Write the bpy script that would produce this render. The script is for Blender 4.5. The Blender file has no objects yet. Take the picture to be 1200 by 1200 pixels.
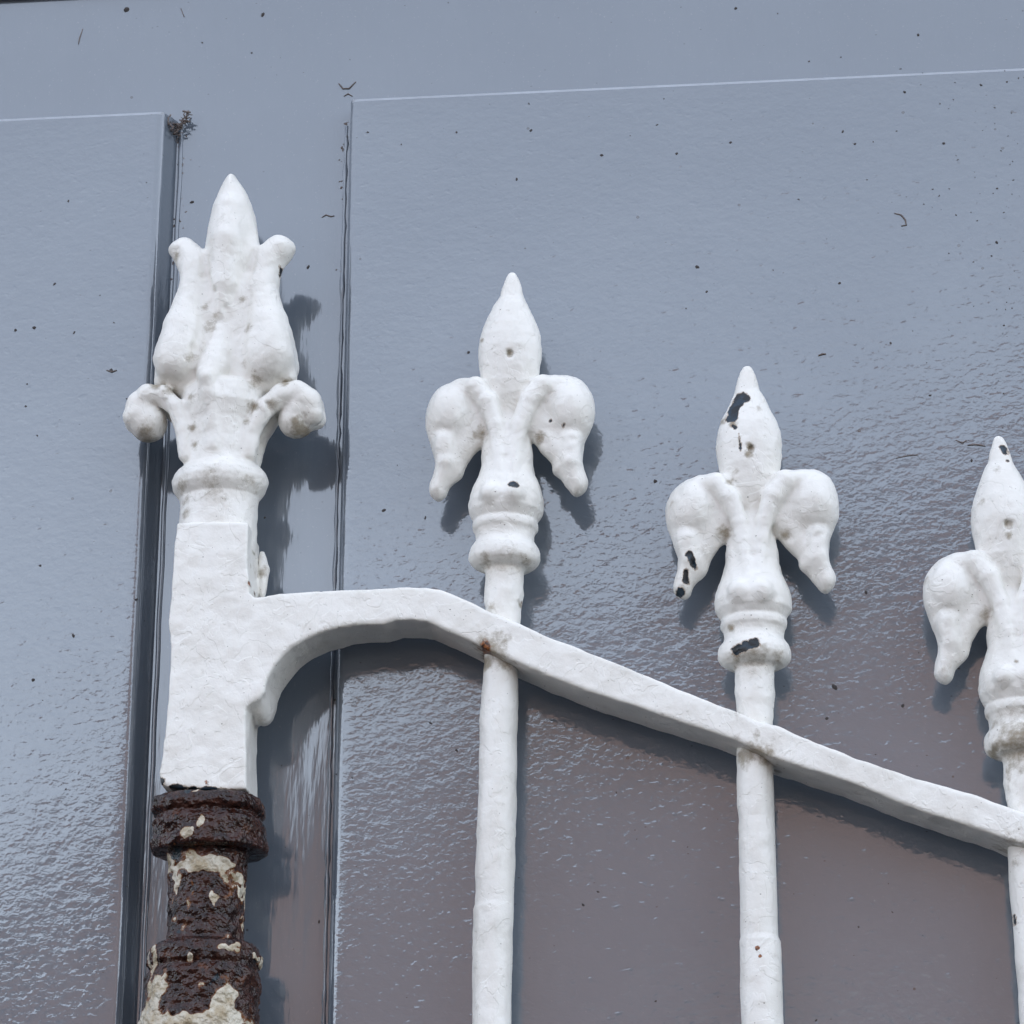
import bpy, math, random
import numpy as np
from mathutils import Vector

S = bpy.context.scene
COL = S.collection
rad = math.radians

# ------------------------------------------------------------------ camera, sky, sun, exposure
F_PX, PITCH, YAW, ROLL = 3880.0, rad(21.0), rad(6.2), rad(0.3)     # focal length in pixels of a 1200 px frame
MM_PX = 2.75                                                        # pixels per mm at the railing
DIST = F_PX / (MM_PX * 1000.0)
fwd = Vector((-math.sin(YAW) * math.cos(PITCH), math.cos(YAW) * math.cos(PITCH), math.sin(PITCH)))
right0 = Vector((math.cos(YAW), math.sin(YAW), 0.0))
up0 = right0.cross(fwd)
right = right0 * math.cos(ROLL) + up0 * math.sin(ROLL)
up = up0 * math.cos(ROLL) - right0 * math.sin(ROLL)
CAM = -fwd * DIST
cam_data = bpy.data.cameras.new("camera")
cam = bpy.data.objects.new("camera", cam_data)
COL.objects.link(cam)
cam.location = CAM
from mathutils import Matrix
cam.rotation_euler = Matrix((right, up, -fwd)).transposed().to_euler()
cam_data.sensor_width = 36.0
cam_data.lens = F_PX / 1200.0 * 36.0
cam_data.clip_start = 0.05
cam_data.clip_end = 600.0
S.camera = cam

SUN_EL, SUN_AZ = rad(44), rad(28)      # azimuth measured from +Y towards +X
world = bpy.data.worlds.new("World")
S.world = world
world.use_nodes = True
wn = world.node_tree
wn.nodes.clear()
sky = wn.nodes.new('ShaderNodeTexSky')
sky.sky_type = 'NISHITA'
sky.sun_disc = False
sky.sun_elevation = SUN_EL
sky.sun_rotation = SUN_AZ
sky.air_density = 1.0
sky.dust_density = 1.5
sky.ozone_density = 1.0
hsv = wn.nodes.new('ShaderNodeHueSaturation')
hsv.inputs['Saturation'].default_value = 0.46
bg = wn.nodes.new('ShaderNodeBackground')
bg.inputs['Strength'].default_value = 0.15
out = wn.nodes.new('ShaderNodeOutputWorld')
wn.links.new(sky.outputs[0], hsv.inputs['Color'])
wn.links.new(hsv.outputs[0], bg.inputs['Color'])
wn.links.new(bg.outputs[0], out.inputs['Surface'])

sun_data = bpy.data.lights.new("sun", 'SUN')
sun_data.energy = 3.0
sun_data.angle = rad(0.6)
sun_data.color = (1.0, 0.97, 0.92)
sun = bpy.data.objects.new("sun", sun_data)
COL.objects.link(sun)
sdir = Vector((math.sin(SUN_AZ) * math.cos(SUN_EL), math.cos(SUN_AZ) * math.cos(SUN_EL), math.sin(SUN_EL)))
sun.rotation_euler = sdir.to_track_quat('Z', 'Y').to_euler()

S.view_settings.view_transform = 'Standard'
S.view_settings.look = 'None'
S.view_settings.gamma = 1.0
S.view_settings.exposure = 2.15
S.render.engine = 'CYCLES'
S.cycles.use_denoising = True
S.cycles.max_bounces = 8


# ------------------------------------------------------------------ helpers
def unproj(x, y, Y=0.0):
    """A pixel of the 1200 px photograph -> the point where its ray meets the upright plane at depth Y (metres)."""
    d = fwd * F_PX + right * (x - 600.0) - up * (y - 600.0)
    t = (Y - CAM.y) / d.y
    return CAM + d * t


def mmxz(pts, Y=0.0):
    a = np.array([(lambda p: (p.x * 1000, p.z * 1000))(unproj(x, y, Y)) for x, y in pts])
    return a


def vnoise(P, scale, seed):
    """value noise in -1..1 for points P (N,3)"""
    r = np.random.RandomState(seed)
    L = 64
    lat = r.uniform(-1, 1, (L, L, L)).astype(np.float32)
    q = P / scale + 1000.37
    i = np.floor(q).astype(np.int64)
    f = (q - i).astype(np.float32)
    f = f * f * (3 - 2 * f)
    i %= L
    j = (i + 1) % L
    o = 0
    for a in (0, 1):
        for b in (0, 1):
            for c in (0, 1):
                w = (f[:, 0] if a else 1 - f[:, 0]) * (f[:, 1] if b else 1 - f[:, 1]) * (f[:, 2] if c else 1 - f[:, 2])
                o = o + w * lat[(j if a else i)[:, 0], (j if b else i)[:, 1], (j if c else i)[:, 2]]
    return o


class Grid:
    def __init__(g, lo, hi, h):
        g.lo, g.h = np.array(lo, float), h
        g.n = np.ceil((np.array(hi, float) - g.lo) / h).astype(int) + 1
        ax = [(g.lo[k] + h * np.arange(g.n[k])).astype(np.float32) for k in range(3)]
        g.x, g.y, g.z = ax[0][:, None, None], ax[1][None, :, None], ax[2][None, None, :]

    def flat_idx_points(g, m):
        i = np.argwhere(m)
        return g.lo + i * g.h


def add_relief(g, F, terms, band=3.0):
    m = np.abs(F) < band
    P = g.flat_idx_points(m)
    d = 0
    for amp, sc, seed in terms:
        d = d + amp * vnoise(P, sc, seed)
    F = F.copy()
    F[m] += d
    return F


def surface_nets(g, F):
    F = F.astype(np.float32)
    nx, ny, nz = F.shape
    s = F < 0
    cnt = np.zeros((nx - 1, ny - 1, nz - 1), np.int8)
    for a in (0, 1):
        for b in (0, 1):
            for c in (0, 1):
                cnt += s[a:nx - 1 + a, b:ny - 1 + b, c:nz - 1 + c]
    act = (cnt > 0) & (cnt < 8)
    cells = np.argwhere(act)
    idx = -np.ones(act.shape, np.int64)
    idx[act] = np.arange(len(cells))
    cor = [(a, b, c) for a in (0, 1) for b in (0, 1) for c in (0, 1)]
    val = {k: F[cells[:, 0] + k[0], cells[:, 1] + k[1], cells[:, 2] + k[2]] for k in cor}
    acc = np.zeros((len(cells), 3))
    num = np.zeros(len(cells))
    for k in cor:
        for ax in range(3):
            if k[ax] == 0:
                k2 = tuple(1 if q == ax else k[q] for q in range(3))
                v0, v1 = val[k], val[k2]
                m = (v0 < 0) != (v1 < 0)
                t = np.where(m, v0 / np.where(m, v0 - v1, 1), 0)
                p = np.tile(np.array(k, float), (len(cells), 1))
                p[:, ax] = t
                acc[m] += p[m]
                num += m
    V = g.lo + (cells + acc / num[:, None]) * g.h
    quads = []
    for ax in range(3):
        b, c = [(1, 2), (2, 0), (0, 1)][ax]
        sl0 = [slice(None)] * 3
        sl1 = [slice(None)] * 3
        sl0[ax] = slice(0, -1)
        sl1[ax] = slice(1, None)
        A, B = s[tuple(sl0)], s[tuple(sl1)]
        e = np.argwhere(A != B)
        ok = (e[:, b] > 0) & (e[:, c] > 0) & (e[:, b] < F.shape[b] - 1) & (e[:, c] < F.shape[c] - 1)
        e = e[ok]
        ub, uc = np.eye(3, dtype=int)[b], np.eye(3, dtype=int)[c]
        q = [idx[tuple((e - db * ub - dc * uc).T)] for db, dc in ((1, 1), (0, 1), (0, 0), (1, 0))]
        q = np.stack(q, 1)
        flip = ~A[tuple(e.T)]
        q[flip] = q[flip][:, ::-1]
        quads.append(q)
    return V, np.concatenate(quads)


def smin(a, b, k):
    h = np.clip(0.5 + 0.5 * (b - a) / k, 0, 1)
    return b + (a - b) * h - k * h * (1 - h)


def smax(a, b, k):
    return -smin(-a, -b, k)


def poly_sdf(X, Z, P):
    """signed distance (negative inside) to the closed polygon P, on broadcast arrays X, Z"""
    X, Z = np.broadcast_arrays(X, Z)
    d2 = np.full(X.shape, 1e9, np.float32)
    inside = np.zeros(X.shape, bool)
    n = len(P)
    for i in range(n):
        ax, az = P[i]
        bx, bz = P[(i + 1) % n]
        ex, ez = bx - ax, bz - az
        L = ex * ex + ez * ez + 1e-9
        t = np.clip(((X - ax) * ex + (Z - az) * ez) / L, 0, 1)
        d2 = np.minimum(d2, (X - ax - t * ex) ** 2 + (Z - az - t * ez) ** 2)
        cond = (az > Z) != (bz > Z)
        if abs(ez) > 1e-9:
            inside ^= cond & (X < ex * (Z - az) / ez + ax)
    d = np.sqrt(d2)
    return np.where(inside, -d, d)


def smooth_poly(P, k=4):
    """closed Catmull-Rom through P"""
    P = np.array(P, float)
    n = len(P)
    o = []
    for i in range(n):
        p0, p1, p2, p3 = P[i - 1], P[i], P[(i + 1) % n], P[(i + 2) % n]
        for s in range(k):
            t = s / k
            o.append(0.5 * (2 * p1 + (p2 - p0) * t + (2 * p0 - 5 * p1 + 4 * p2 - p3) * t * t + (3 * p1 - p0 - 3 * p2 + p3) * t ** 3))
    return np.array(o)


def chain(g, pts, rads, ysc=1.0, absy=True):
    """tube along 3-D points with a radius at each; depth may be mirrored"""
    Y = np.abs(g.y) if absy else g.y
    best = None
    for i in range(len(pts) - 1):
        a, b = np.array(pts[i], float), np.array(pts[i + 1], float)
        e = b - a
        L = float(e @ e) + 1e-9
        t = np.clip(((g.x - a[0]) * e[0] + (Y - a[1]) * e[1] + (g.z - a[2]) * e[2]) / L, 0, 1)
        d = np.sqrt((g.x - a[0] - t * e[0]) ** 2 + ((Y - a[1] - t * e[1]) / ysc) ** 2 + (g.z - a[2] - t * e[2]) ** 2) - (rads[i] + (rads[i + 1] - rads[i]) * t)
        best = d if best is None else smin(best, d, 1.0)
    return best


def ellipsoid(g, c, r, absy=False):
    Y = np.abs(g.y) if absy else g.y
    q = np.sqrt(((g.x - c[0]) / r[0]) ** 2 + ((Y - c[1]) / r[1]) ** 2 + ((g.z - c[2]) / r[2]) ** 2)
    return (q - 1) * min(r)


def lathe(g, prof, cx=0.0, ysc=1.0, sq=0.0):
    """prof: list of (z, radius) with z ascending"""
    z = np.array([p[0] for p in prof])
    r = np.array([p[1] for p in prof])
    rz = np.interp(g.z.ravel(), z, r).astype(np.float32)[None, None, :]
    d = np.sqrt((g.x - cx) ** 2 + (g.y / ysc) ** 2) - rz
    cap = np.maximum(z[0] - g.z, g.z - z[-1])
    return np.maximum(d, cap) * 0.85


def inflate(g, P, r, t):
    d = -poly_sdf(g.x[:, :, 0], g.z[0, :, :], P)[:, None, :]
    q = np.maximum(r - d, 0)
    return np.sqrt(q * q + (g.y * r / t) ** 2) - r


def vert_normals(V, Q):
    n = np.cross(V[Q[:, 2]] - V[Q[:, 0]], V[Q[:, 3]] - V[Q[:, 1]])
    N = np.zeros_like(V)
    for k in range(4):
        np.add.at(N, Q[:, k], n)
    return N / (np.linalg.norm(N, axis=1, keepdims=True) + 1e-12)


def make_mesh(name, V, Q, mat, parent=None, N=None, attrs=None):
    me = bpy.data.meshes.new(name)
    me.from_pydata(V.tolist() if hasattr(V, 'tolist') else V, [], Q.tolist() if hasattr(Q, 'tolist') else Q)
    me.polygons.foreach_set("use_smooth", np.ones(len(me.polygons), bool))
    for k, a in (attrs or {}).items():
        at = me.attributes.new(k, 'FLOAT', 'POINT')
        at.data.foreach_set("value", np.asarray(a, np.float32))
    me.materials.append(mat)
    me.update()
    if N is not None:
        me.normals_split_custom_set_from_vertices([tuple(x) for x in N])
    o = bpy.data.objects.new(name, me)
    COL.objects.link(o)
    if parent:
        o.parent = parent
    return o


def split_mesh(V, Q, N, attrs, sel, name, mat, parent):
    """the faces picked by the boolean array sel as one object; shading normals stay those of the whole casting"""
    q = Q[sel]
    used, inv = np.unique(q, return_inverse=True)
    return make_mesh(name, V[used], inv.reshape(q.shape), mat, parent, N[used], {k: a[used] for k, a in attrs.items()})


def blob_field(V, spots, front=True):
    """spots: list of (polyline of pixels, radius px) -> 1 inside, 0.5 on the rim, 0 away"""
    X, Z = V[:, 0], V[:, 2]
    best = np.full(len(V), 1e9)
    for pts, r in spots:
        p = mmxz(pts, -0.008)
        if len(p) == 1:
            p = np.vstack([p, p + 1e-3])
        for i in range(len(p) - 1):
            e = p[i + 1] - p[i]
            t = np.clip(((X - p[i][0]) * e[0] + (Z - p[i][1]) * e[1]) / (e @ e + 1e-9), 0, 1)
            d = np.hypot(X - p[i][0] - t * e[0], Z - p[i][1] - t * e[1]) - r / MM_PX
            best = np.minimum(best, d)
    best = best + (0.55 * vnoise(V, 3.2, 301) + 0.4 * vnoise(V, 1.5, 302)) * np.clip((best + 1.5), 0, 1)
    f = np.clip(0.5 - best / 8.0, 0, 1)
    if front:
        f = np.where(V[:, 1] < 1.0, f, 0)
    return f


def dirt_field(V, spots):
    X, Z = V[:, 0], V[:, 2]
    o = np.zeros(len(V))
    wq = np.exp(0.9 * vnoise(V, 4.0, 311) + 0.6 * vnoise(V, 1.7, 312))
    for x, y, r, a in spots:
        p = mmxz([(x, y)], -0.006)[0]
        o = np.maximum(o, a * np.exp(-wq * ((X - p[0]) ** 2 + (Z - p[1]) ** 2) / (r / MM_PX) ** 2))
    return np.where(V[:, 1] < 8, o, 0)


# ------------------------------------------------------------------ materials
class NT:
    def __init__(t, name):
        t.m = bpy.data.materials.new(name)
        t.m.use_nodes = True
        t.n, t.l = t.m.node_tree.nodes, t.m.node_tree.links
        t.n.clear()
        t.out = t.n.new('ShaderNodeOutputMaterial')
        t.b = t.n.new('ShaderNodeBsdfPrincipled')
        t.l.new(t.b.outputs[0], t.out.inputs[0])
        t.tc = t.n.new('ShaderNodeTexCoord')

    def put(t, sock, v):
        if v is None:
            return
        if isinstance(v, bpy.types.NodeSocket):
            t.l.new(v, sock)
        else:
            sock.default_value = v

    def mapping(t, scale, rot=(0, 0, 0)):
        m = t.n.new('ShaderNodeMapping')
        m.inputs['Scale'].default_value = scale
        m.inputs['Rotation'].default_value = rot
        t.l.new(t.tc.outputs['Object'], m.inputs[0])
        return m.outputs[0]

    def noise(t, scale, detail=3, rough=0.55, vec=None, dist=0.0):
        n = t.n.new('ShaderNodeTexNoise')
        n.inputs['Scale'].default_value = scale
        n.inputs['Detail'].default_value = detail
        n.inputs['Roughness'].default_value = rough
        n.inputs['Distortion'].default_value = dist
        t.l.new(vec if vec is not None else t.tc.outputs['Object'], n.inputs['Vector'])
        return n.outputs[0]

    def vor(t, scale, vec=None, feature='F1'):
        n = t.n.new('ShaderNodeTexVoronoi')
        n.feature = feature
        n.inputs['Scale'].default_value = scale
        t.l.new(vec if vec is not None else t.tc.outputs['Object'], n.inputs['Vector'])
        return n

    def ramp(t, v, a, b, lo=0.0, hi=1.0):
        n = t.n.new('ShaderNodeMapRange')
        n.interpolation_type = 'SMOOTHSTEP'
        t.put(n.inputs[0], v)
        for k, x in zip((1, 2, 3, 4), (a, b, lo, hi)):
            n.inputs[k].default_value = x
        return n.outputs[0]

    def math(t, op, a, b=None, c=None):
        n = t.n.new('ShaderNodeMath')
        n.operation = op
        for k, v in enumerate((a, b, c)):
            t.put(n.inputs[k], v)
        return n.outputs[0]

    def mix(t, f, a, b):
        n = t.n.new('ShaderNodeMix')
        n.data_type = 'RGBA'
        t.put(n.inputs[0], f)
        t.put(n.inputs[6], a)
        t.put(n.inputs[7], b)
        return n.outputs[2]

    def attr(t, name):
        n = t.n.new('ShaderNodeAttribute')
        n.attribute_name = name
        return n.outputs['Fac']

    def bump(t, h, strength, dist, normal=None):
        n = t.n.new('ShaderNodeBump')
        n.inputs['Strength'].default_value = strength
        n.inputs['Distance'].default_value = dist
        t.put(n.inputs['Height'], h)
        if normal is not None:
            t.l.new(normal, n.inputs['Normal'])
        return n.outputs[0]

    def specks(t, scale, size, keep, vec=None):
        """isolated dots: a share `keep` of the cells carries one"""
        v = t.vor(scale, vec)
        wn_ = t.n.new('ShaderNodeTexWhiteNoise')
        wn_.noise_dimensions = '3D'
        t.l.new(v.outputs['Position'], wn_.inputs['Vector'])
        on = t.math('LESS_THAN', wn_.outputs['Value'], keep)
        d = t.ramp(v.outputs['Distance'], size * 0.7, size, 1.0, 0.0)
        return t.math('MULTIPLY', on, d)


C4 = lambda r, g_, b: (r, g_, b, 1.0)


def white_paint():
    t = NT('white_gloss_paint_on_iron')
    base = t.mix(t.ramp(t.noise(55, 4), 0.35, 0.7), C4(0.845, 0.83, 0.78), C4(0.79, 0.77, 0.715))
    # grime where it has collected
    gr = t.attr('grime')
    gm = t.ramp(t.math('ADD', gr, t.math('MULTIPLY', t.math('SUBTRACT', t.noise(300, 6, 0.75), 0.5), 1.5)), 0.25, 1.0)
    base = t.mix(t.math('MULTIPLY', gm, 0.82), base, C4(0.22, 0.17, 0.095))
    film = t.ramp(t.noise(46, 6, 0.68), 0.52, 0.78, 0.0, 0.5)
    base = t.mix(film, base, C4(0.52, 0.50, 0.44))
    sp = t.specks(300, 0.13, 0.07, t.mapping((1.0, 1.0, 1.5), (0.3, 0.7, 0)))
    base = t.mix(t.math('MULTIPLY', sp, 0.8), base, C4(0.16, 0.13, 0.10))
    sp2 = t.specks(620, 0.18, 0.07)
    base = t.mix(t.math('MULTIPLY', sp2, 0.55), base, C4(0.25, 0.22, 0.18))
    # rust bleeding
    ru = t.attr('rust')
    rm = t.ramp(t.math('ADD', ru, t.math('MULTIPLY', t.math('SUBTRACT', t.noise(500, 4, 0.7), 0.5), 0.7)), 0.42, 0.62)
    rc = t.mix(t.ramp(t.noise(700, 3), 0.4, 0.6), C4(0.32, 0.11, 0.03), C4(0.05, 0.02, 0.012))
    base = t.mix(rm, base, rc)
    # chips down to the dark undercoat, with a thin dirty rim
    ch = t.math('ADD', t.attr('chip'), t.math('MULTIPLY', t.math('SUBTRACT', t.noise(330, 4, 0.7), 0.5), 0.34))
    rim = t.ramp(ch, 0.455, 0.49)
    base = t.mix(t.math('MULTIPLY', rim, 0.65), base, C4(0.30, 0.20, 0.12))
    core = t.ramp(ch, 0.505, 0.525)
    cc = t.mix(t.ramp(t.noise(240, 3), 0.45, 0.6), C4(0.005, 0.008, 0.011), C4(0.011, 0.028, 0.046))
    base = t.mix(core, base, cc)
    t.put(t.b.inputs['Base Color'], base)
    t.put(t.b.inputs['Roughness'], t.ramp(t.noise(140, 3), 0.3, 0.7, 0.30, 0.46))
    h = t.math('ADD', t.math('MULTIPLY', t.noise(150, 4, 0.6), 1.0), t.math('MULTIPLY', t.noise(520, 3), 0.25))
    h = t.math('SUBTRACT', h, t.math('MULTIPLY', core, 0.5))
    # edges of older paint layers, sags and small pits under the last coat
    lay = t.ramp(t.noise(62, 3, 0.6, None, 0.6), 0.50, 0.515)
    lay2 = t.ramp(t.noise(115, 2, 0.5, t.mapping((1.0, 1.0, 0.5)), 0.4), 0.60, 0.62)
    pit = t.specks(210, 0.20, 0.10)
    h = t.math('ADD', h, t.math('ADD', t.math('MULTIPLY', lay, 0.30), t.math('MULTIPLY', lay2, 0.25)))
    h = t.math('SUBTRACT', h, t.math('MULTIPLY', pit, 0.45))
    t.put(t.b.inputs['Normal'], t.bump(h, 0.5, 0.0009))
    return t.m


def rusty_iron():
    t = NT('rusty_iron_with_flaking_paint')
    n1 = t.noise(170, 5, 0.65)
    rust = t.mix(t.ramp(n1, 0.38, 0.62), C4(0.014, 0.0052, 0.0040), C4(0.042, 0.0145, 0.0095))
    rust = t.mix(t.ramp(t.noise(95, 4, 0.7), 0.57, 0.70, 0.0, 0.8), rust, C4(0.10, 0.032, 0.012))
    pa = t.math('ADD', t.attr('paint'), t.math('MULTIPLY', t.math('SUBTRACT', t.noise(420, 4, 0.7), 0.5), 0.30))
    edge = t.ramp(pa, 0.40, 0.49)
    rust = t.mix(t.math('MULTIPLY', edge, 0.7), rust, C4(0.20, 0.075, 0.022))
    cream = t.mix(t.ramp(t.noise(120, 4, 0.65), 0.35, 0.65), C4(0.60, 0.56, 0.46), C4(0.40, 0.33, 0.22))
    core = t.ramp(pa, 0.50, 0.53)
    col = t.mix(core, rust, cream)
    bl = t.math('MULTIPLY', t.ramp(t.noise(65, 3, 0.6), 0.66, 0.69), t.math('SUBTRACT', 1.0, core))
    col = t.mix(t.math('MULTIPLY', bl, 0.8), col, C4(0.012, 0.028, 0.038))
    t.put(t.b.inputs['Base Color'], col)
    t.put(t.b.inputs['Roughness'], t.ramp(t.noise(200, 3), 0.3, 0.7, 0.10, 0.26))
    t.b.inputs['IOR'].default_value = 1.42
    h = t.math('ADD', t.math('MULTIPLY', t.noise(300, 2, 0.5), 1.0), t.math('MULTIPLY', t.noise(620, 1), 0.2))
    t.put(t.b.inputs['Normal'], t.bump(h, 0.9, 0.0024))
    return t.m


def wall_paint(streaky):
    t = NT('grey_gloss_paint_brushed' if streaky else 'grey_gloss_paint')
    c1, c2 = C4(0.112, 0.134, 0.163), C4(0.124, 0.147, 0.176)
    base = t.mix(t.ramp(t.noise(9, 4), 0.35, 0.65), c1, c2)
    sp = t.specks(75, 0.07, 0.16)
    base = t.mix(t.math('MULTIPLY', sp, 0.8), base, C4(0.035, 0.03, 0.03))
    vec = t.mapping((1.0, 1.0, 1.9), (0, 0.6, 0))
    sp = t.specks(190, 0.11, 0.10, vec)
    base = t.mix(t.math('MULTIPLY', sp, 0.6), base, C4(0.045, 0.04, 0.04))
    dust = t.ramp(t.noise(900, 2), 0.66, 0.74, 0.0, 0.16)
    base = t.mix(dust, base, C4(0.30, 0.31, 0.33))
    t.put(t.b.inputs['Base Color'], base)
    t.put(t.b.inputs['Roughness'], t.ramp(t.noise(14, 3), 0.3, 0.7, 0.06, 0.10))
    t.b.inputs['IOR'].default_value = 2.02
    if streaky:
        v = t.mapping((1.0, 1.0, 0.13))
        h = t.math('ADD', t.math('MULTIPLY', t.noise(260, 3, 0.5, v), 0.8), t.math('MULTIPLY', t.noise(60, 2, 0.5, v), 1.3))
        nrm = t.bump(h, 0.5, 0.00036)
    else:
        v = t.mapping((0.74, 1.0, 1.08), (0, 0.22, 0))
        h1 = t.noise(430, 2.0, 0.5, v, 0.5)
        h2 = t.noise(150, 2, 0.5, v)
        amt = t.ramp(t.noise(7, 2), 0.3, 0.7, 0.75, 1.1)
        h = t.math('ADD', t.math('MULTIPLY', t.math('MULTIPLY', h1, amt), 1.0), t.math('MULTIPLY', h2, 1.2))
        h = t.math('ADD', h, t.math('MULTIPLY', t.ramp(t.noise(330, 1.0, 0.5, v), 0.62, 0.85), 0.55))
        nrm = t.bump(h, 0.5, 0.00016)
        nrm = t.bump(t.noise(16, 1), 0.5, 0.0006, nrm)
    t.put(t.b.inputs['Normal'], nrm)
    return t.m


def plain(name, col, rough=0.7, var=0.25, scale=30, bump=0.2):
    t = NT(name)
    dark = C4(*(c * (1 - var) for c in col))
    t.put(t.b.inputs['Base Color'], t.mix(t.ramp(t.noise(scale, 5), 0.3, 0.7), dark, C4(*col)))
    t.b.inputs['Roughness'].default_value = rough
    t.put(t.b.inputs['Normal'], t.bump(t.noise(scale * 3, 4), bump, 0.1 / scale))
    return t.m


LEDGE = plain('painted_sky_light_on_ledge', (0.37, 0.40, 0.44), 0.7, 0.12, 120)  # pale tone puts the sky's gleam along the panel tops into the colour
WHITE, RUST, PANEL, STILE = white_paint(), rusty_iron(), wall_paint(False), wall_paint(True)
DEBRIS = plain('dark_dirt', (0.062, 0.055, 0.053), 0.9, 0.4, 400)
LIGHT_DIRT = plain('brown_dirt', (0.17, 0.14, 0.128), 0.9, 0.4, 400)

# ------------------------------------------------------------------ surroundings that only the gloss shows
GROUND_Z = -1.75


def box_faces(x0, x1, y0, y1, z0, z1):
    v = [(x, y, z) for x in (x0, x1) for y in (y0, y1) for z in (z0, z1)]
    f = [(0, 1, 3, 2), (4, 6, 7, 5), (0, 4, 5, 1), (2, 3, 7, 6), (0, 2, 6, 4), (1, 5, 7, 3)]
    return v, f


def flat_box(name, b, mat, parent=None):
    v, f = box_faces(*b)
    o = make_mesh(name, v, f, mat, parent)
    o.data.polygons.foreach_set("use_smooth", np.zeros(len(f), bool))
    return o


ground = make_mesh('road', [(-250, -250, GROUND_Z), (250, -250, GROUND_Z), (250, 250, GROUND_Z), (-250, 250, GROUND_Z)], [(0, 1, 2, 3)],
                   plain('dark_asphalt', (0.06, 0.058, 0.056), 0.85, 0.3, 3))
ground['kind'] = 'structure'
PINK = plain('dull_pink_render', (0.245, 0.165, 0.142), 0.9, 0.62, 5)
GLASSY = plain('dark_window_glass', (0.03, 0.035, 0.04), 0.15, 0.2, 2, 0)
SASH = plain('white_sash', (0.6, 0.6, 0.58), 0.5, 0.1, 8)
house = bpy.data.objects.new('house_across', None)
COL.objects.link(house)
house['kind'] = 'structure'
gv, gf = [], []
for gy in (-12.0, -20.0):
    gv += [(-3.6, gy, GROUND_Z), (6.4, gy, GROUND_Z), (6.4, gy, 2.75), (1.4, gy, 4.85), (-3.6, gy, 2.75)]
gf = [(0, 4, 3, 2, 1), (5, 6, 7, 8, 9), (0, 5, 9, 4), (1, 2, 7, 6)]
o = make_mesh('wall', gv, gf, PINK, house)
o.data.polygons.foreach_set("use_smooth", np.zeros(4, bool))
rv = []
for gy in (-11.8, -20.2):
    rv += [(-3.9, gy, 2.63), (1.4, gy, 4.856), (6.7, gy, 2.63), (6.7, gy, 2.73), (1.4, gy, 4.96), (-3.9, gy, 2.73)]
o = make_mesh('roof', rv, [(0, 1, 4, 5), (1, 2, 3, 4), (6, 11, 10, 7), (7, 10, 9, 8), (5, 4, 10, 11), (4, 3, 9, 10), (0, 6, 7, 1), (1, 7, 8, 2), (0, 5, 11, 6), (2, 8, 9, 3)], plain('brown_roof_tiles', (0.16, 0.11, 0.09), 0.8, 0.3, 5), house)
o.data.polygons.foreach_set("use_smooth", np.zeros(10, bool))
flat_box('low_wing', (-40.0, -3.602, -18.0, -12.25, GROUND_Z, 2.6), PINK, house)
for wx, wz in ((-2.9, 0.55), (-0.75, 0.6), (1.4, 0.6), (3.6, 0.55), (-2.9, -1.0), (-0.75, -1.0), (1.4, -1.0), (3.6, -1.0)):
    w = flat_box('window', (wx, wx + 1.1, -12.02 - (0.25 if wx < -2 else 0), -11.96 - (0.25 if wx < -2 else 0), wz, wz + 1.5), SASH, house)
    flat_box('pane', (wx + .07, wx + 1.03, -11.975 - (0.25 if wx < -2 else 0), -11.955 - (0.25 if wx < -2 else 0), wz + .07, wz + 1.43), GLASSY, w)

# ------------------------------------------------------------------ the panelled wall
Y_PANEL, Y_STILE = 0.020, 0.0315
wall = bpy.data.objects.new('panelled_wall', None)
COL.objects.link(wall)
wall['label'] = 'blue grey gloss painted panelled wall behind the white iron railing'
wall['category'] = 'wall'

flat_box('backing_board', (-9.0, 9.0, Y_STILE, Y_STILE + 0.25, GROUND_Z, 5.2), STILE, wall)


def X_at(px, py, Y):
    return unproj(px, py, Y).x


def Z_at(px, py, Y):
    return unproj(px, py, Y).z


def panel(name, xl, xr, zt, wl, wr):
    """raised panel: front face, rounded shoulders and sloping sides of width wl / wr, bevelled top"""
    zb = GROUND_Z + 0.1
    h = Y_STILE + 0.001 - Y_PANEL

    def side(w, sgn):
        pr = []
        for k in range(9):
            a = k / 8 * math.pi / 2 * 0.86
            r = min(0.0042, h * 0.45)
            pr.append((-r * (1 - math.sin(a)), r * (1 - math.cos(a))))
        x0, y0 = pr[-1]
        pr.append((x0 + w, h))
        return [(sgn * (p[0]), p[1]) for p in pr]
    L = [(xl + p[0], Y_PANEL + p[1]) for p in side(wl, -1)][::-1]
    R = [(xr + p[0], Y_PANEL + p[1]) for p in side(wr, 1)]
    prof = L + [(xl + 0.008, Y_PANEL), (xl + 0.012, Y_PANEL), (xr - 0.012, Y_PANEL), (xr - 0.008, Y_PANEL)] + R
    n = len(prof)
    tops = [(-0.012, 0.0), (-0.008, 0.0), (-0.0016, 0.0), (-0.0002, 0.0007), (0.0, h)]
    V, Fc = [], []
    for x, y in prof:
        V.append((x, y, zb))
    for dz, dy in tops:
        for x, y in prof:
            V.append((x, max(y, Y_PANEL + dy), zt + dz))
    for r in range(len(tops)):
        for i in range(n - 1):
            a, b = r * n + i, r * n + i + 1
            Fc.append((a, b, b + n, a + n))
    o = make_mesh(name, V, Fc, PANEL, wall)
    for k in range(2 * (n - 1), len(Fc)):
        o.data.polygons[k].use_smooth = False
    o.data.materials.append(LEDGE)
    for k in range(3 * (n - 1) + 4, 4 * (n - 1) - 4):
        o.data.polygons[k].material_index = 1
    return o


ztL = Z_at(120, 133, Y_PANEL)
ztR = Z_at(700, 102, Y_PANEL)
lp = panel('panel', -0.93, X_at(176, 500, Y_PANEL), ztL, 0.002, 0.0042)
rp = panel('panel', X_at(400, 500, Y_PANEL), 1.08, ztR, 0.0012, 0.002)
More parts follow.
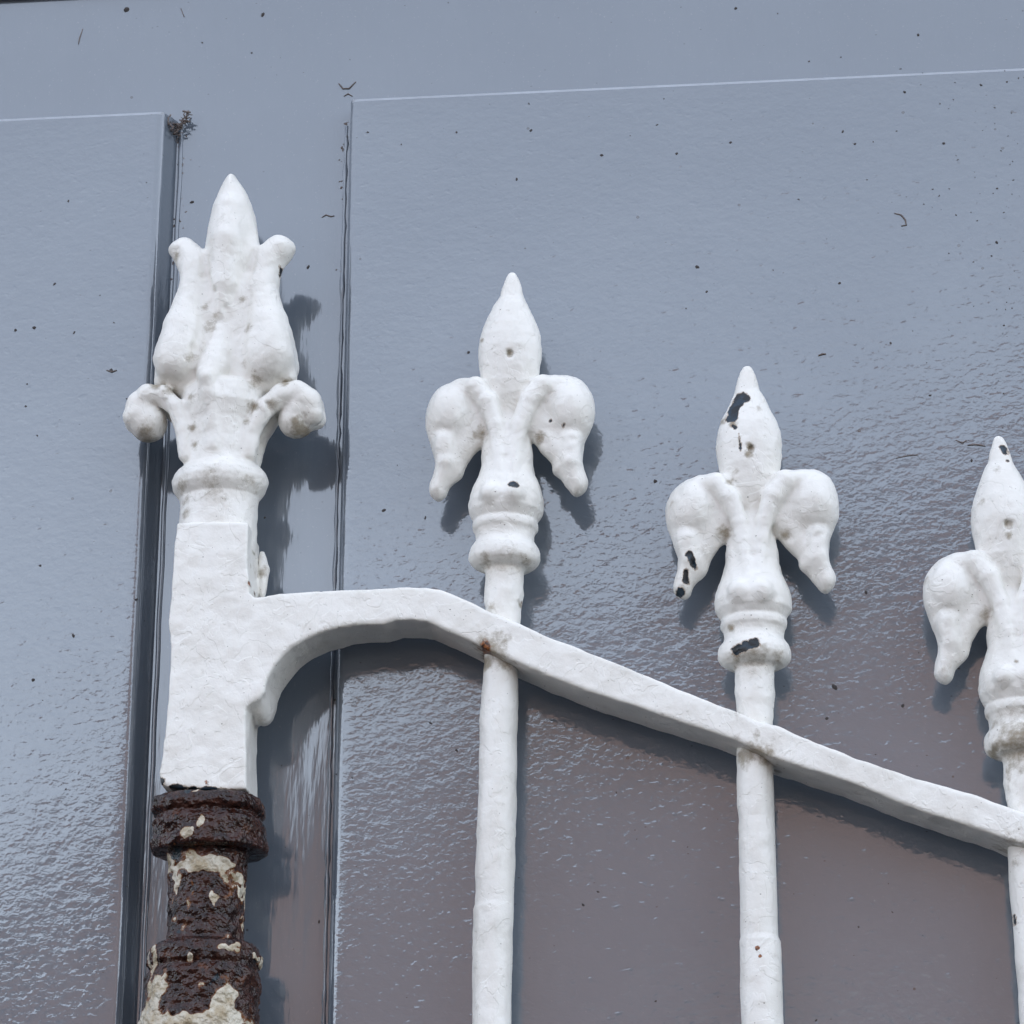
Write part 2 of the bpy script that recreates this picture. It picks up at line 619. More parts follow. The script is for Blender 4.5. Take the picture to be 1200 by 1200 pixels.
# narrow bead in the valley beside the left panel
xb = X_at(197, 500, Y_STILE)


def tube(pts, r, seg=8, sy=1.0):
    V, Fc = [], []
    pts = [Vector(p) for p in pts]
    for i, p in enumerate(pts):
        d = (pts[min(i + 1, len(pts) - 1)] - pts[max(i - 1, 0)]).normalized()
        a = d.cross(Vector((0, 1, 0.01))).normalized()
        b = d.cross(a).normalized()
        rr = r[i] if isinstance(r, (list, tuple)) else r
        for k in range(seg):
            t = 2 * math.pi * k / seg
            V.append(p + (a * math.cos(t) + b * math.sin(t) * sy) * rr)
    for i in range(len(pts) - 1):
        for k in range(seg):
            Fc.append((i * seg + k, i * seg + (k + 1) % seg, (i + 1) * seg + (k + 1) % seg, (i + 1) * seg + k))
    n = len(V)
    V += [pts[0], pts[-1]]
    for k in range(seg):
        Fc.append((n, (k + 1) % seg, k))
        Fc.append((n + 1, (len(pts) - 1) * seg + k, (len(pts) - 1) * seg + (k + 1) % seg))
    return [tuple(v) for v in V], Fc


bv, bf = tube([(xb, Y_STILE, GROUND_Z + .1)] + [(xb + 0.0002 * math.sin(i * 1.7), Y_STILE, -0.3 + i * (ztL + 0.296) / 40) for i in range(41)], 0.0011, 8, 0.9)
make_mesh('bead', bv, bf, STILE, wall)
# uneven bead added along the other panel, standing in for its dark reflection
xs_ = X_at(397, 500, Y_STILE)
rs2 = random.Random(9)
sv, sf = tube([(xs_, Y_STILE, GROUND_Z + .1)] + [(xs_ + rs2.gauss(0, 0.0001), Y_STILE, -0.35 + i * (ztR + 0.342) / 120) for i in range(121)], [0.0009] + [rs2.uniform(0.0006, 0.0013) for _ in range(121)], 8, 0.8)
make_mesh('bead', sv, sf, STILE, wall)
# board edge that just enters the picture at the top left
zh = Z_at(100, -4, Y_STILE)
flat_box('header_board', (-0.95, X_at(222, 5, Y_STILE), Y_STILE - 0.003, Y_STILE + 0.01, zh, 0.74), STILE, wall)

# dirt on the wall: dots, brush hairs, cobweb remains
rng = random.Random(4)


def merged(parts):
    V, Fc = [], []
    for v, f in parts:
        o = len(V)
        V += v
        Fc += [tuple(i + o for i in q) for q in f]
    return V, Fc


def dot(px, py, r, Y, ex=1.0):
    c = unproj(px, py, Y)
    V, Fc = [], []
    n = 8
    ang = rng.uniform(0, 6)
    rr = r / 1000.0
    V.append((c.x, Y - rr * 0.45, c.z))
    for ring, (q, d) in enumerate(((0.6, 0.33), (1.0, -0.1))):
        for k in range(n):
            a = 2 * math.pi * k / n
            u, w = q * math.cos(a) * ex, q * math.sin(a)
            j = rng.uniform(0.8, 1.2)
            V.append((c.x + rr * j * (u * math.cos(ang) - w * math.sin(ang)), Y - rr * d, c.z + rr * j * (u * math.sin(ang) + w * math.cos(ang))))
    for k in range(n):
        k2 = (k + 1) % n
        Fc += [(0, 1 + k, 1 + k2), (1 + k, 1 + n + k, 1 + n + k2, 1 + k2)]
    return V, Fc


def plane_at(px, py):
    e1, e2 = 188 - 0.041 * (py - 130), 408 - 0.02 * (py - 110)
    if (px < e1 and py > 133) or (px > e2 and py > 110 - 0.04 * (px - 410)):
        return Y_PANEL
    return Y_STILE


known = [(148, 11, 1.7), (308, 17, 1.1), (225, 237, .95), (361, 313, .9), (40, 384, 1.0), (39, 797, 1.0), (622, 153, .75), (705, 182, .75), (793, 180, .7),
         (817, 313, .95), (828, 342, .6), (549, 413, .75), (130, 434, 1.1), (18, 387, .8), (856, 167, .7), (862, 10, .8), (1076, 41, .7), (1106, 168, .8),
         (984, 332, .7), (948, 72, .6), (1060, 108, .8), (1015, 694, .8), (1058, 827, .8), (969, 842, .7), (978, 805, 1.2), (450, 598, .9), (86, 745, .8),
         (47, 663, .7), (431, 155, .6), (768, 564, 1.0), (1168, 284, .8), (535, 155, .6), (1150, 100, .6), (1180, 96, .6), (1162, 300, .5), (295, 62, .6), (237, 50, .5)]
parts = [dot(x, y, r * 0.88, plane_at(x, y), rng.uniform(1, 1.5)) for x, y, r in known]
for _ in range(110):
    x, y = rng.uniform(0, 1200), rng.uniform(0, 1200)
    parts.append(dot(x, y, rng.choice((.22, .28, .33, .4, .5)), plane_at(x, y), rng.uniform(1, 2.2)))
for _ in range(70):                       # spatter towards the upper right corner
    x, y = 1200 - abs(rng.gauss(0, 70)), 80 + abs(rng.gauss(0, 170))
    parts.append(dot(x, y, rng.choice((.18, .25, .33)), plane_at(x, y), rng.uniform(1, 2)))
V_, F_ = merged(parts)
o = make_mesh('dirt_specks', V_, F_, DEBRIS, wall)
o['kind'] = 'stuff'


def hair(pxs, r=0.35, Y=None):
    Y = Y if Y is not None else plane_at(*pxs[0])
    P = []
    for x, y in pxs:
        p = unproj(x, y, Y)
        P.append((p.x, Y - r / 2500.0, p.z))
    return tube(P, [r / 1000 * q for q in ([0.6] + [1.0] * (len(P) - 2) + [0.6])], 6)


hairs = [hair([(1048, 250), (1056, 252), (1061, 258), (1062, 264), (1056, 265)], .38), hair([(397, 98), (402, 104), (409, 104), (417, 96)], .42),
         hair([(403, 113), (408, 110), (413, 113)], .36), hair([(377, 255), (382, 252), (388, 254), (392, 253)], .35), hair([(97, 34), (93, 46), (92, 52)], .3),
         hair([(959, 417), (964, 415), (968, 415)], .5), hair([(1120, 516), (1128, 519), (1133, 516)], .35), hair([(1134, 522), (1144, 521), (1155, 523)], .4),
         hair([(125, 434), (131, 436), (137, 434)], .45), hair([(1050, 537), (1064, 534), (1076, 533)], .3), hair([(212, 10), (216, 20)], .3)]
V_, F_ = merged(hairs)
o = make_mesh('stray_hairs', V_, F_, LIGHT_DIRT, wall)
o['kind'] = 'stuff'
web = []
for _ in range(70):
    k = rng.random()
    side = rng.choice((-1, 1))
    x = 205 + side * 15 * (1 - k) + rng.gauss(0, 2.5)
    y = 133 + 24 * k + rng.gauss(0, 3)
    a = rng.uniform(0, 6.28)
    L = rng.uniform(2, 7)
    Yw = Y_STILE - rng.uniform(0.0005, 0.007)
    P = []
    for q in (-1, -.3, .4, 1):
        p = unproj(x + L * q * math.cos(a) + rng.gauss(0, .8), y + L * q * math.sin(a) * .7 + rng.gauss(0, .8), Yw)
        P.append(p)
    web.append(tube(P, rng.uniform(.00015, .0005), 5))
for _ in range(60):                        # grit along both panel edges
    y = rng.uniform(140, 330)
    if rng.random() < .45:
        x = 404 - 0.02 * (y - 120) + rng.gauss(0, 2.5)
    else:
        x = 212 - 0.03 * (y - 130) + rng.gauss(0, 4)
    web.append(dot(x, y, rng.uniform(.2, .55), Y_STILE, rng.uniform(1, 2.5)))
V_, F_ = merged(web)
o = make_mesh('cobweb_scraps', V_, F_, LIGHT_DIRT, wall)
o['kind'] = 'stuff'

# ------------------------------------------------------------------ the railing
railing = bpy.data.objects.new('iron_railing', None)
COL.objects.link(railing)
railing.location = (0, 0, 0)
railing['label'] = 'white painted wrought iron railing with pointed finials and a rusty end post'
railing['category'] = 'railing'

# ---- post block and sloping rail: one casting, split into two parts where the arm leaves the post
T_RAIL, T_POST = 13.0, 14.5
front = [(207, 612), (204, 650), (201, 700), (198, 727), (199.5, 760), (198, 800), (195, 845), (191, 880), (186.5, 906), (189, 920), (205, 924), (240, 926), (270, 926),
         (289, 925), (289, 912), (288.5, 870), (288.5, 830), (294, 825), (305, 819), (310, 811), (312, 800), (317, 789), (325, 777), (340, 760),
         (355, 750), (373, 741.5), (400, 734), (425, 731), (447, 731), (463, 726), (482, 726), (500, 728), (527, 740), (553, 751.5), (577, 763), (620, 782), (667, 801), (700, 813),
         (750, 829), (800, 846), (835, 857), (867, 869), (903, 886), (950, 902), (1000, 918), (1083, 951), (1140, 969), (1197, 988), (1420, 1066), (1600, 1129), (1600, 1093), (1420, 1030), (1200, 951), (1120, 924), (1060, 906),
         (1000, 886), (955, 868), (910, 849), (885, 843), (860, 831), (830, 820), (800, 809), (750, 787), (700, 767), (647, 747), (607, 729), (573, 716), (553, 706), (533, 697), (515, 690), (498, 687),
         (467, 686), (433, 689), (400, 690), (367, 692), (340, 694), (310, 698), (298, 699), (293, 694), (291, 660), (291, 612)]
P = mmxz(front, -0.0135)
h = 0.8
g = Grid((P[:, 0].min() - 4, -18, P[:, 1].min() - 4), (P[:, 0].max() + 4, 18, P[:, 1].max() + 4), h)
d2 = poly_sdf(g.x[:, :, 0], g.z[0, :, :], P)[:, None, :].astype(np.float32)
xa, xb_ = mmxz([(300, 700), (430, 700)])[:, 0]
tt = np.clip((g.x - xa) / (xb_ - xa), 0, 1)
T = (T_POST + (T_RAIL - T_POST) * tt).astype(np.float32)
dy = np.abs(g.y) - T
R_ = 1.35
F = np.sqrt(np.maximum(d2 + R_, 0) ** 2 + np.maximum(dy + R_, 0) ** 2) + np.minimum(np.maximum(d2 + R_, dy + R_), 0) - R_
# side lug on the post, swollen end of the bracket
lx = [tuple(mmxz([q])[0]) for q in ((303, 640), (305, 660), (303, 690))]
lug = chain(g, [(lx[0][0], 9, lx[0][1]), (lx[1][0], 9, lx[1][1]), (lx[2][0], 9, lx[2][1])], [1.3, 2.6, 1.4], 1.0, False)
F = smin(F, lug, 1.0)
bx_ = mmxz([(306, 832)])[0]
F = smin(F, ellipsoid(g, (bx_[0], 2, bx_[1]), (4.2, 10.5, 5.5)), 3.0)
F = add_relief(g, F, [(0.42, 15, 1), (0.28, 6, 2), (0.12, 2.6, 3)])
V, Q = surface_nets(g, F)
del F, d2, dy
N = vert_normals(V, Q)
gr = dirt_field(V, [(303, 690, 8, .9), (300, 660, 10, .75), (305, 640, 8, .6), (303, 840, 10, .45), (243, 795, 5, .5), (215, 615, 18, .5), (190, 905, 9, .6), (275, 812, 5, .3), (885, 889, 24, 1.0), (577, 768, 24, 1.0),
                     (1185, 1000, 30, .7), (413, 692, 5, .6), (865, 843, 14, .45), (590, 717, 14, .4), (1000, 945, 40, .35), (700, 790, 8, .4), (690, 772, 8, .3)])
rs = np.maximum(dirt_field(V, [(299, 690, 4, .95), (572, 765, 13, .72), (283, 612, 5, .6), (900, 893, 7, .4), (247, 925, 10, .5)]), 0)
cp = blob_field(V, [([(188, 916), (194, 921)], 4.0), ([(205, 927), (290, 934)], 2.5)])
at = {'grime': gr, 'rust': rs, 'chip': cp}
cx = V[Q].mean(1)
selp = cx[:, 0] < xa + 4.0
post = split_mesh(V / 1000, Q, N, at, selp, 'end_post', WHITE, railing)
rail = split_mesh(V / 1000, Q, N, at, ~selp, 'top_rail', WHITE, railing)

# ---- finials of the three bars: one pattern in its own frame, cast three times
A_TIP, A_BASE = mmxz([(600, 320)])[0], mmxz([(591.5, 655)])[0]
ev = (A_TIP - A_BASE) / np.linalg.norm(A_TIP - A_BASE)
eu = np.array([ev[1], -ev[0]])
LEN_A = float(np.linalg.norm(A_TIP - A_BASE))


def L(*pts):
    a = mmxz(pts) - A_BASE
    return np.stack([a @ eu, a @ ev], 1)


def finial_field(g, k, seed, rr):
    """k stretches the height a little: the three castings are not quite alike"""
    def l3(pts, y):
        q = L(*pts)
        return [(u, (y[i] if isinstance(y, (list, tuple)) else y), v * k) for i, (u, v) in enumerate(q)]

    def prof(rows):
        o = []
        for y, w in rows:
            v = L((600 - (y - 320) * 0.0254, y))[0][1] * k
            o.append((v, w / MM_PX))
        return sorted(o)
    bud = lathe(g, prof([(319, 2), (321, 5), (326, 8), (336, 11.5), (348, 14.5), (360, 21), (372, 27), (385, 33), (398, 37), (412, 38.5), (425, 37.5), (438, 35.5), (452, 33), (466, 28), (480, 20), (500, 12)]), 0.0, 0.72)
    q = L((600, 424))[0]
    bud = smax(bud, -ellipsoid(g, (q[0], 8.6, q[1] * k), (1.5, 1.6, 1.8), True), 1.4)
    # petals
    left = [(585, 478), (575, 455), (564, 447), (543, 446), (526, 452), (512, 462), (502, 479), (499.5, 498), (504, 519), (510, 540), (509, 554), (504, 568), (504.5, 580), (514, 587), (522, 582), (527, 571), (541, 559), (548, 543), (559, 528), (569, 522), (583, 505)]
    rightp = [(612, 478), (622, 455), (635, 445.5), (651, 441.7), (666, 440.6), (680, 445.8), (690.5, 458), (695, 477), (693.5, 496), (685, 519), (681.5, 533), (682.5, 549), (689, 564), (685, 576), (675, 582.5), (665.5, 574), (657, 562), (648, 554), (646, 543), (636, 532), (628, 522), (613, 505)]
    F = bud
    for pl in (left, rightp):
        P_ = smooth_poly(L(*pl), 3)
        P_[:, 1] *= k
        F = smin(F, inflate(g, P_, 7.0, 5.6), 1.2)
    for c, rx, rz, dd in (((530, 486), 28, 36, 9.4), ((668, 482), 27, 36, 9.4)):
        q = L(c)[0]
        F = smin(F, ellipsoid(g, (q[0], 1.5, q[1] * k), (rx / MM_PX, dd, rz / MM_PX), True), 3.2)
    F = smin(F, chain(g, l3([(523, 522), (524, 545), (514, 574)], [3.5, 3.2, 1.5]), [5.0, 4.4, 2.9], 1.0), 1.8)
    F = smin(F, chain(g, l3([(670, 520), (669, 545), (678, 569)], [3.5, 3.2, 1.5]), [4.8, 4.4, 3.0], 1.0), 1.8)
    # bands that rise from the stem and roll over into the petals
    F = smin(F, chain(g, l3([(590, 582), (588, 540), (583, 506), (573, 477), (559, 460), (542, 458)], [10.4, 7.6, 6.6, 6.6, 5.4, 2.8]), [2.4, 3.2, 3.7, 4.3, 4.7, 4.4], 1.0), 2.0)
    F = smin(F, chain(g, l3([(601, 582), (604, 540), (610, 506), (622, 476), (637, 458), (655, 455)], [10.4, 7.6, 6.6, 6.6, 5.4, 2.8]), [2.4, 3.2, 3.7, 4.3, 4.7, 4.4], 1.0), 2.0)
    for gp in ([(550, 474), (561, 490), (564, 508), (560, 524)], [(650, 470), (639, 488), (634, 508), (637, 524)]):
        F = smax(F, -chain(g, l3(gp, [8.6, 8.6, 8.0, 6.0]), [0.2, 1.2, 2.2, 2.3], 1.0), 1.8)
    for gp in ([(508, 527), (526, 532), (548, 538)], [(648, 540), (662, 527), (682, 521)]):      # crease where the tail leaves the lobe
        F = smax(F, -chain(g, l3(gp, [9.5, 10.2, 8.5]), [0.6, 1.3, 0.6], 1.0), 1.8)
    # stem, vase, mouldings, neck
    vase = lathe(g, prof([(476, 2), (486, 10), (500, 19), (520, 28), (535, 30.5), (548, 31), (560, 34), (572, 39.5), (582, 43), (592, 44.5), (602, 43.5), (608, 40), (612.5, 37.2), (617, 38.5), (622, 37.8), (625, 35.5), (630, 34), (635, 34), (639, 36),
                          (644, 40), (650, 42), (657, 42), (662, 39.5), (666, 33), (668, 24), (672, 22.5), (690, 22.3), (696, 23), (704, 22.4), (720, 20.5), (735, 19), (752, 19)]), 0.0, 0.92)
    F = smin(F, vase, 1.6)
    for c in ((578, 590), (605, 591)):
        q = L(c)[0]
        F = smin(F, ellipsoid(g, (q[0], 13.0, q[1] * k), (4.2, 3.6, 4.2), True), 2.2)
    F = smax(F, -chain(g, l3([(597, 492), (596, 545), (595, 578)], [11.2, 11.8, 15.4]), [1.0, 1.5, 0.7], 1.0), 1.4)
    return add_relief(g, F, [(0.3, 9, seed), (0.22, 3.6, seed + 1), (0.12, 1.6, seed + 2)] + rr)


def cast_finial(tip, base, seed, chips, dirt, rust, parent, rr=()):
    t_, b_ = mmxz([tip])[0], mmxz([base])[0]
    l_ = float(np.linalg.norm(t_ - b_))
    k = l_ / LEN_A
    g = Grid((-42, -20, -42 * k), (42, 20, LEN_A * k + 4), 0.62)
    V, Q = surface_nets(g, finial_field(g, k, seed, list(rr)))
    v1 = (t_ - b_) / l_
    u1 = np.array([v1[1], -v1[0]])
    W = V.copy()
    W[:, 0] = b_[0] + V[:, 0] * u1[0] + V[:, 2] * v1[0]
    W[:, 2] = b_[1] + V[:, 0] * u1[1] + V[:, 2] * v1[1]
    N = vert_normals(W, Q)
    chip = blob_field(W, chips)
    W = W - N * (0.5 * np.clip((chip - 0.5) * 8, 0, 1))[:, None]
    N = vert_normals(W, Q)
    def mp(x, y):                            # a pixel of the first finial -> the same place on this one
        q = L((x, y))[0]
        return q
    # dirt shared by all three, given on the first finial
    gr = dirt_field(W, [(a_, b_, c_ * 1.2, min(1.0, d_ * 1.2)) for a_, b_, c_, d_ in dirt])
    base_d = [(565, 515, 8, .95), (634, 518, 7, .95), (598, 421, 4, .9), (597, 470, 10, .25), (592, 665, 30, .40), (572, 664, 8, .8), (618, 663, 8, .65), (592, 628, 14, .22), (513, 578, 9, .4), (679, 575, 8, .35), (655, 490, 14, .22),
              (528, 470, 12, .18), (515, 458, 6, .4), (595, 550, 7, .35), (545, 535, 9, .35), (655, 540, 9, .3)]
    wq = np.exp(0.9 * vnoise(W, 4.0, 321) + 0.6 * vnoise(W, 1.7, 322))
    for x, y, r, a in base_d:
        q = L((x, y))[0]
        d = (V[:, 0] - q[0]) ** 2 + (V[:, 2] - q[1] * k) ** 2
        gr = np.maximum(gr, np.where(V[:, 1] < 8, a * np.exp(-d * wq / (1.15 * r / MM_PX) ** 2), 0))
    at = {'chip': chip, 'grime': gr, 'rust': dirt_field(W, rust)}
    vf = V[Q][:, :, 2].mean(1)
    s = vf > (L((592, 633))[0][1] * k)
    a = split_mesh(W / 1000, Q, N, at, s, 'finial', WHITE, parent)
    b = split_mesh(W / 1000, Q, N, at, ~s, 'collar', WHITE, parent)
    return a, b


def bar_mesh(top, low, rads, seed):
    """a round bar down from the rail; rads: (y pixel, left x, right x)"""
    rows = sorted(rads)
    ys = np.array([r[0] for r in rows], float)
    cxs = np.array([(r[1] + r[2]) / 2 for r in rows], float)
    rs_ = np.array([(r[2] - r[1]) / 2 for r in rows], float)
    zz, xx, rr = [], [], []
    yy = np.arange(top, low, 1.5)
    for y in yy:
        xc = np.interp(y, ys, cxs)
        if y > ys[-1]:
            xc = cxs[-1] + (cxs[-1] - cxs[0]) / (ys[-1] - ys[0]) * (y - ys[-1])
        p = unproj(xc, y)
        zz.append(p.z * 1000)
        xx.append(p.x * 1000)
        rr.append(np.interp(y, ys, rs_) / MM_PX)
    n = 48
    a = 2 * np.pi * np.arange(n) / n
    V = np.stack([np.array(xx)[:, None] + np.array(rr)[:, None] * np.cos(a), np.array(rr)[:, None] * np.sin(a), np.repeat(np.array(zz)[:, None], n, 1)], 2).reshape(-1, 3)
    ctr = np.stack([np.repeat(np.array(xx), n), np.zeros(len(V)), V[:, 2]], 1)
    D = V - ctr
    s = 1 + (0.28 * vnoise(V, 9, seed) + 0.16 * vnoise(V, 3.5, seed + 1) + 0.2 * vnoise(V * np.array([1, 1, .35]), 5, seed + 2)) / 8.0
    V = ctr + D * s[:, None]
    m = len(yy)
    i = np.arange(m - 1)[:, None] * n
    k = np.arange(n)[None, :]
    k2 = (k + 1) % n
    Q = np.stack([i + k, i + k2, i + n + k2, i + n + k], 2).reshape(-1, 4)[:, ::-1]
    return V, Q


bars = [
    dict(bar=[(765, 568, 606), (800, 566.5, 607), (830, 564, 607), (845, 562, 606), (900, 562, 605), (950, 560.5, 604), (1000, 558.5, 603), (1060, 557.5, 601), (1066, 555.5, 601), (1090, 555.5, 600), (1200, 554.5, 598)],
         tip=(600, 320), base=(591.5, 655),
         chips=[([(602, 574), (606, 575)], 4.6), ([(661, 498)], 1.6), ([(644, 491)], 1.0)], dirt=[(565, 397, 4, .7), (575, 712, 10, .55), (610, 705, 5, .8), (597, 365, 4, .35)], rust=[(611, 701, 4, .55)],
         bchip=[], bdirt=[(578, 955, 9, .35), (590, 945, 6, .4), (570, 775, 14, 1.0), (592, 778, 14, .9), (560, 1180, 6, .5)], brust=[(603, 772, 4, .55)]),
    dict(bar=[(880, 865, 906), (905, 864.5, 906), (945, 864, 907), (960, 866, 907), (1000, 867, 908), (1050, 868.5, 909.5), (1098, 869, 911), (1104, 868, 913.5), (1150, 869, 915), (1200, 871, 917)],
         tip=(875.6, 430), base=(884, 770),
         chips=[([(868, 462), (862, 474), (857, 488)], 6.8), ([(874, 465)], 4.6), ([(808, 650), (812, 660)], 3.6), ([(804, 668), (803, 678)], 3.6), ([(797, 690), (793, 694)], 5.0), ([(864, 766), (886, 758)], 5.8), ([(874, 760)], 6.0), ([(866, 510), (868, 530)], .7), ([(857, 497), (863, 502)], 1.0)],
         dirt=[(858, 499, 5, .8), (877, 535, 5, .8), (855, 567, 5, .7), (862, 555, 7, .4), (845, 492, 5, .7), (885, 770, 14, .6), (857, 738, 4, .8), (787, 590, 5, .6), (872, 843, 8, .4), (890, 480, 5, .5)], rust=[(858, 738, 2.5, .5), (886, 768, 5, .40)],
         bchip=[], bdirt=[(875, 885, 14, 1.0), (898, 891, 12, 1.0), (908, 1120, 6, .4)], brust=[(888, 1113, 3.4, .95), (891, 1122, 3.2, .9), (889, 1130, 1.6, .7), (903, 888, 4, .45)]),
    dict(bar=[(985, 1182, 1225), (1040, 1184, 1227), (1100, 1190, 1233), (1200, 1197, 1241)],
         tip=(1169.8, 512), base=(1197, 873),
         chips=[([(1175, 518), (1179, 525)], 3.6), ([(1181, 535)], 1.4)], dirt=[(1182, 630, 5, .8), (1168, 550, 6, .5), (1150, 590, 5, .5), (1195, 875, 36, .7), (1165, 880, 8, .95), (1098, 798, 8, .5), (1084, 680, 5, .5), (1190, 782, 4, .8), (1155, 838, 6, .6)], rust=[],
         bchip=[([(1189, 1070), (1190, 1080)], 1.6)], bdirt=[(1190, 1010, 14, .5)], brust=[]),
]
for i, b in enumerate(bars):
    V, Q = bar_mesh(b['bar'][0][0] - 22, 1560, b['bar'], 30 + 7 * i)
    N = vert_normals(V, Q)
    bal = make_mesh('baluster', V / 1000, Q, WHITE, railing, None, {'grime': dirt_field(V, b['bdirt']), 'rust': dirt_field(V, b['brust']), 'chip': blob_field(V, b['bchip']) if b['bchip'] else np.zeros(len(V))})
    fin, _c = cast_finial(b['tip'], b['base'], 100 + 20 * i, b['chips'], b['dirt'], b['rust'], bal)
    if i == 1:
        fin['label'] = 'white finial with dark patches where paint has peeled from its tip and left petal'

# ---- crown finial of the end post
Ppx = lambda *q: mmxz(list(q))
axis_x = lambda y: 268.5 - 0.039 * (y - 300)


def crown():
    lo, hi = Ppx((140, 655))[0], Ppx((390, 200))[0]
    g = Grid((lo[0] - 2, -22, lo[1]), (hi[0] + 2, 22, hi[1] + 3), 0.64)

    def l3(pts, y):
        q = Ppx(*pts)
        return [(q[i][0], (y[i] if isinstance(y, (list, tuple)) else y), q[i][1]) for i in range(len(q))]
    tulip = [(273.8, 206), (281, 215), (291, 230), (299, 255), (302.5, 280), (306, 290), (315, 283), (327.5, 278), (340, 282), (346, 291), (341, 302), (332, 315), (327, 330), (328, 352), (335, 380), (342, 402), (347, 422), (348, 440), (343, 453),
             (320, 462), (290, 470), (252, 474), (222, 468), (195, 462), (182.5, 454), (181.5, 442), (184, 427), (192.5, 400), (205, 375), (212, 350), (214, 328), (208.5, 315), (202, 303), (197.5, 294), (204, 285.5), (217, 282), (230, 287), (240, 293), (244.5, 270), (250, 243), (259, 222), (268, 208)]
    F = inflate(g, smooth_poly(Ppx(*tulip), 3), 8.5, 7.6)
    # central leaf, side leaves, hollows between them
    F = smin(F, chain(g, l3([(273, 218), (272, 250), (270, 290), (266, 340), (262, 372)], [1.0, 3.4, 5.0, 5.0, 5.5]), [1.8, 6.8, 8.6, 7.4, 4.5], 1.0), 2.5)
    F = smin(F, chain(g, l3([(206, 291), (218, 290), (226, 306), (227, 340), (217, 390), (208, 430)], [0, 1.5, 3, 3.5, 5, 6]), [1.9, 3.2, 4.2, 5.4, 8.6, 9.0], 1.0), 2.0)
    F = smin(F, chain(g, l3([(339, 290), (326, 288), (315, 305), (309, 340), (316, 385), (322, 425)], [0, 1.5, 3, 3.5, 5, 6]), [2.2, 3.4, 4.2, 5.6, 8.8, 9.4], 1.0), 2.0)
    F = smin(F, ellipsoid(g, (*[Ppx((213, 424))[0][0]], 7.5, Ppx((213, 424))[0][1]), (9.5, 7.6, 12), True), 3)
    F = smin(F, ellipsoid(g, (Ppx((315, 420))[0][0], 7.5, Ppx((315, 420))[0][1]), (10.0, 7.6, 13), True), 3)
    for gp, rr in (([(255, 352), (248, 385), (238, 420), (236, 450)], [1.4, 2.9, 2.9, 2.2]), ([(270, 372), (280, 400), (284, 425), (289, 448)], [1.4, 2.9, 3.0, 2.2])):
        F = smax(F, -chain(g, l3(gp, [9.8, 10.6, 11.8, 12.4]), rr, 1.0), 1.6)
    for gp in ([(242, 300), (244, 330), (250, 355)], [(303, 296), (295, 325), (284, 352)]):
        F = smax(F, -chain(g, l3(gp, [7.0, 8.4, 10.0]), [1.4, 2.5, 1.7], 1.0), 1.4)
    F = smin(F, chain(g, l3([(261, 395), (258, 420), (254, 440), (251, 452)], [5.5, 6.0, 8.0, 11.0]), [3.2, 6.2, 7.0, 5.6], 1.0), 2.0)
    # the calyx below with its two curled ends
    zz = []
    for y, w in ((446, 20), (452, 38), (459, 47), (468, 50), (480, 51), (500, 44), (520, 41), (540, 41.5), (548, 44), (553, 50), (559, 55.5), (567, 58), (575, 56), (581, 51.5), (586, 47), (600, 46), (612, 46), (650, 45)):
        q = Ppx((axis_x(y), y))[0]
        zz.append((q[1], w / MM_PX))
    axx = Ppx((axis_x(555), 555))[0][0]
    body = lathe(g, sorted(zz), axx, 0.82)
    F = smin(F, body, 1.6)
    F = smin(F, chain(g, l3([(222, 540), (219, 510), (210, 485), (193, 470), (176, 469), (164, 478), (159, 492)], [6, 6.5, 7, 6.5, 5.5, 4, 3]), [3.4, 3.6, 3.8, 4.2, 4.6, 5.0, 5.0], 1.0), 1.8)
    F = smin(F, chain(g, l3([(293, 540), (299, 510), (313, 486), (333, 469), (352, 466), (364, 474), (368, 488)], [6, 6.5, 7, 6.5, 5.5, 4, 3]), [3.8, 4.0, 4.2, 4.6, 4.9, 5.0, 4.8], 1.0), 1.4)
    F = smin(F, chain(g, l3([(170, 488), (174, 497)], [0, 0]), [8.2, 8.3], 1.1), 2.4)
    F = smin(F, chain(g, l3([(356, 478), (347, 494)], [0, 0]), [8.4, 7.4], 1.1), 2.4)
    for gp in ([(200, 480), (196, 494), (193, 510)], [(318, 484), (325, 494), (330, 506)]):
        F = smax(F, -chain(g, l3(gp, [10.5, 9.5, 7]), [1.0, 1.4, 1.0], 1.0), 1.6)
    for gp in ([(233, 534), (231, 508), (226, 488)], [(280, 534), (286, 508), (294, 488)]):
        F = smax(F, -chain(g, l3(gp, [14.0, 14.5, 16.5]), [0.9, 1.2, 0.8], 1.0), 1.8)
    F = smin(F, chain(g, l3([(256, 534), (255, 500), (253, 474), (250, 459)], [10.5, 11, 13, 16]), [3.0, 3.2, 4.2, 3.2], 1.0), 2.2)
    F = add_relief(g, F, [(0.34, 11, 61), (0.3, 4.2, 62), (0.12, 1.7, 63)])
    V, Q = surface_nets(g, F)
    N = vert_normals(V, Q)
    dirt = [(247, 385, 9, .5), (240, 362, 6, .55), (285, 352, 6, .55), (293, 388, 6, .45), (235, 410, 12, .3), (225, 425, 8, .5), (215, 400, 16, .22), (255, 372, 5, .4), (290, 430, 8, .35), (300, 448, 10, .5), (335, 449, 8, .7), (185, 456, 7, .8), (200, 460, 8, .6), (228, 470, 7, .6),
            (227, 505, 6, .75), (230, 525, 5, .6), (299, 480, 8, .75), (290, 497, 6, .55), (352, 500, 14, .75), (322, 478, 7, .55), (170, 510, 13, .6), (195, 492, 7, .4), (215, 573, 9, .6), (250, 568, 22, .35), (295, 568, 8, .5), (222, 590, 14, .4), (220, 605, 8, .5), (263, 262, 6, .3),
            (206, 300, 6, .5), (254, 578, 22, .4), (240, 455, 10, .2), (262, 455, 10, .2)]
    dirt = [(a_, b_, c_ * 1.25, min(1.0, d_ * 1.35)) for a_, b_, c_, d_ in dirt]
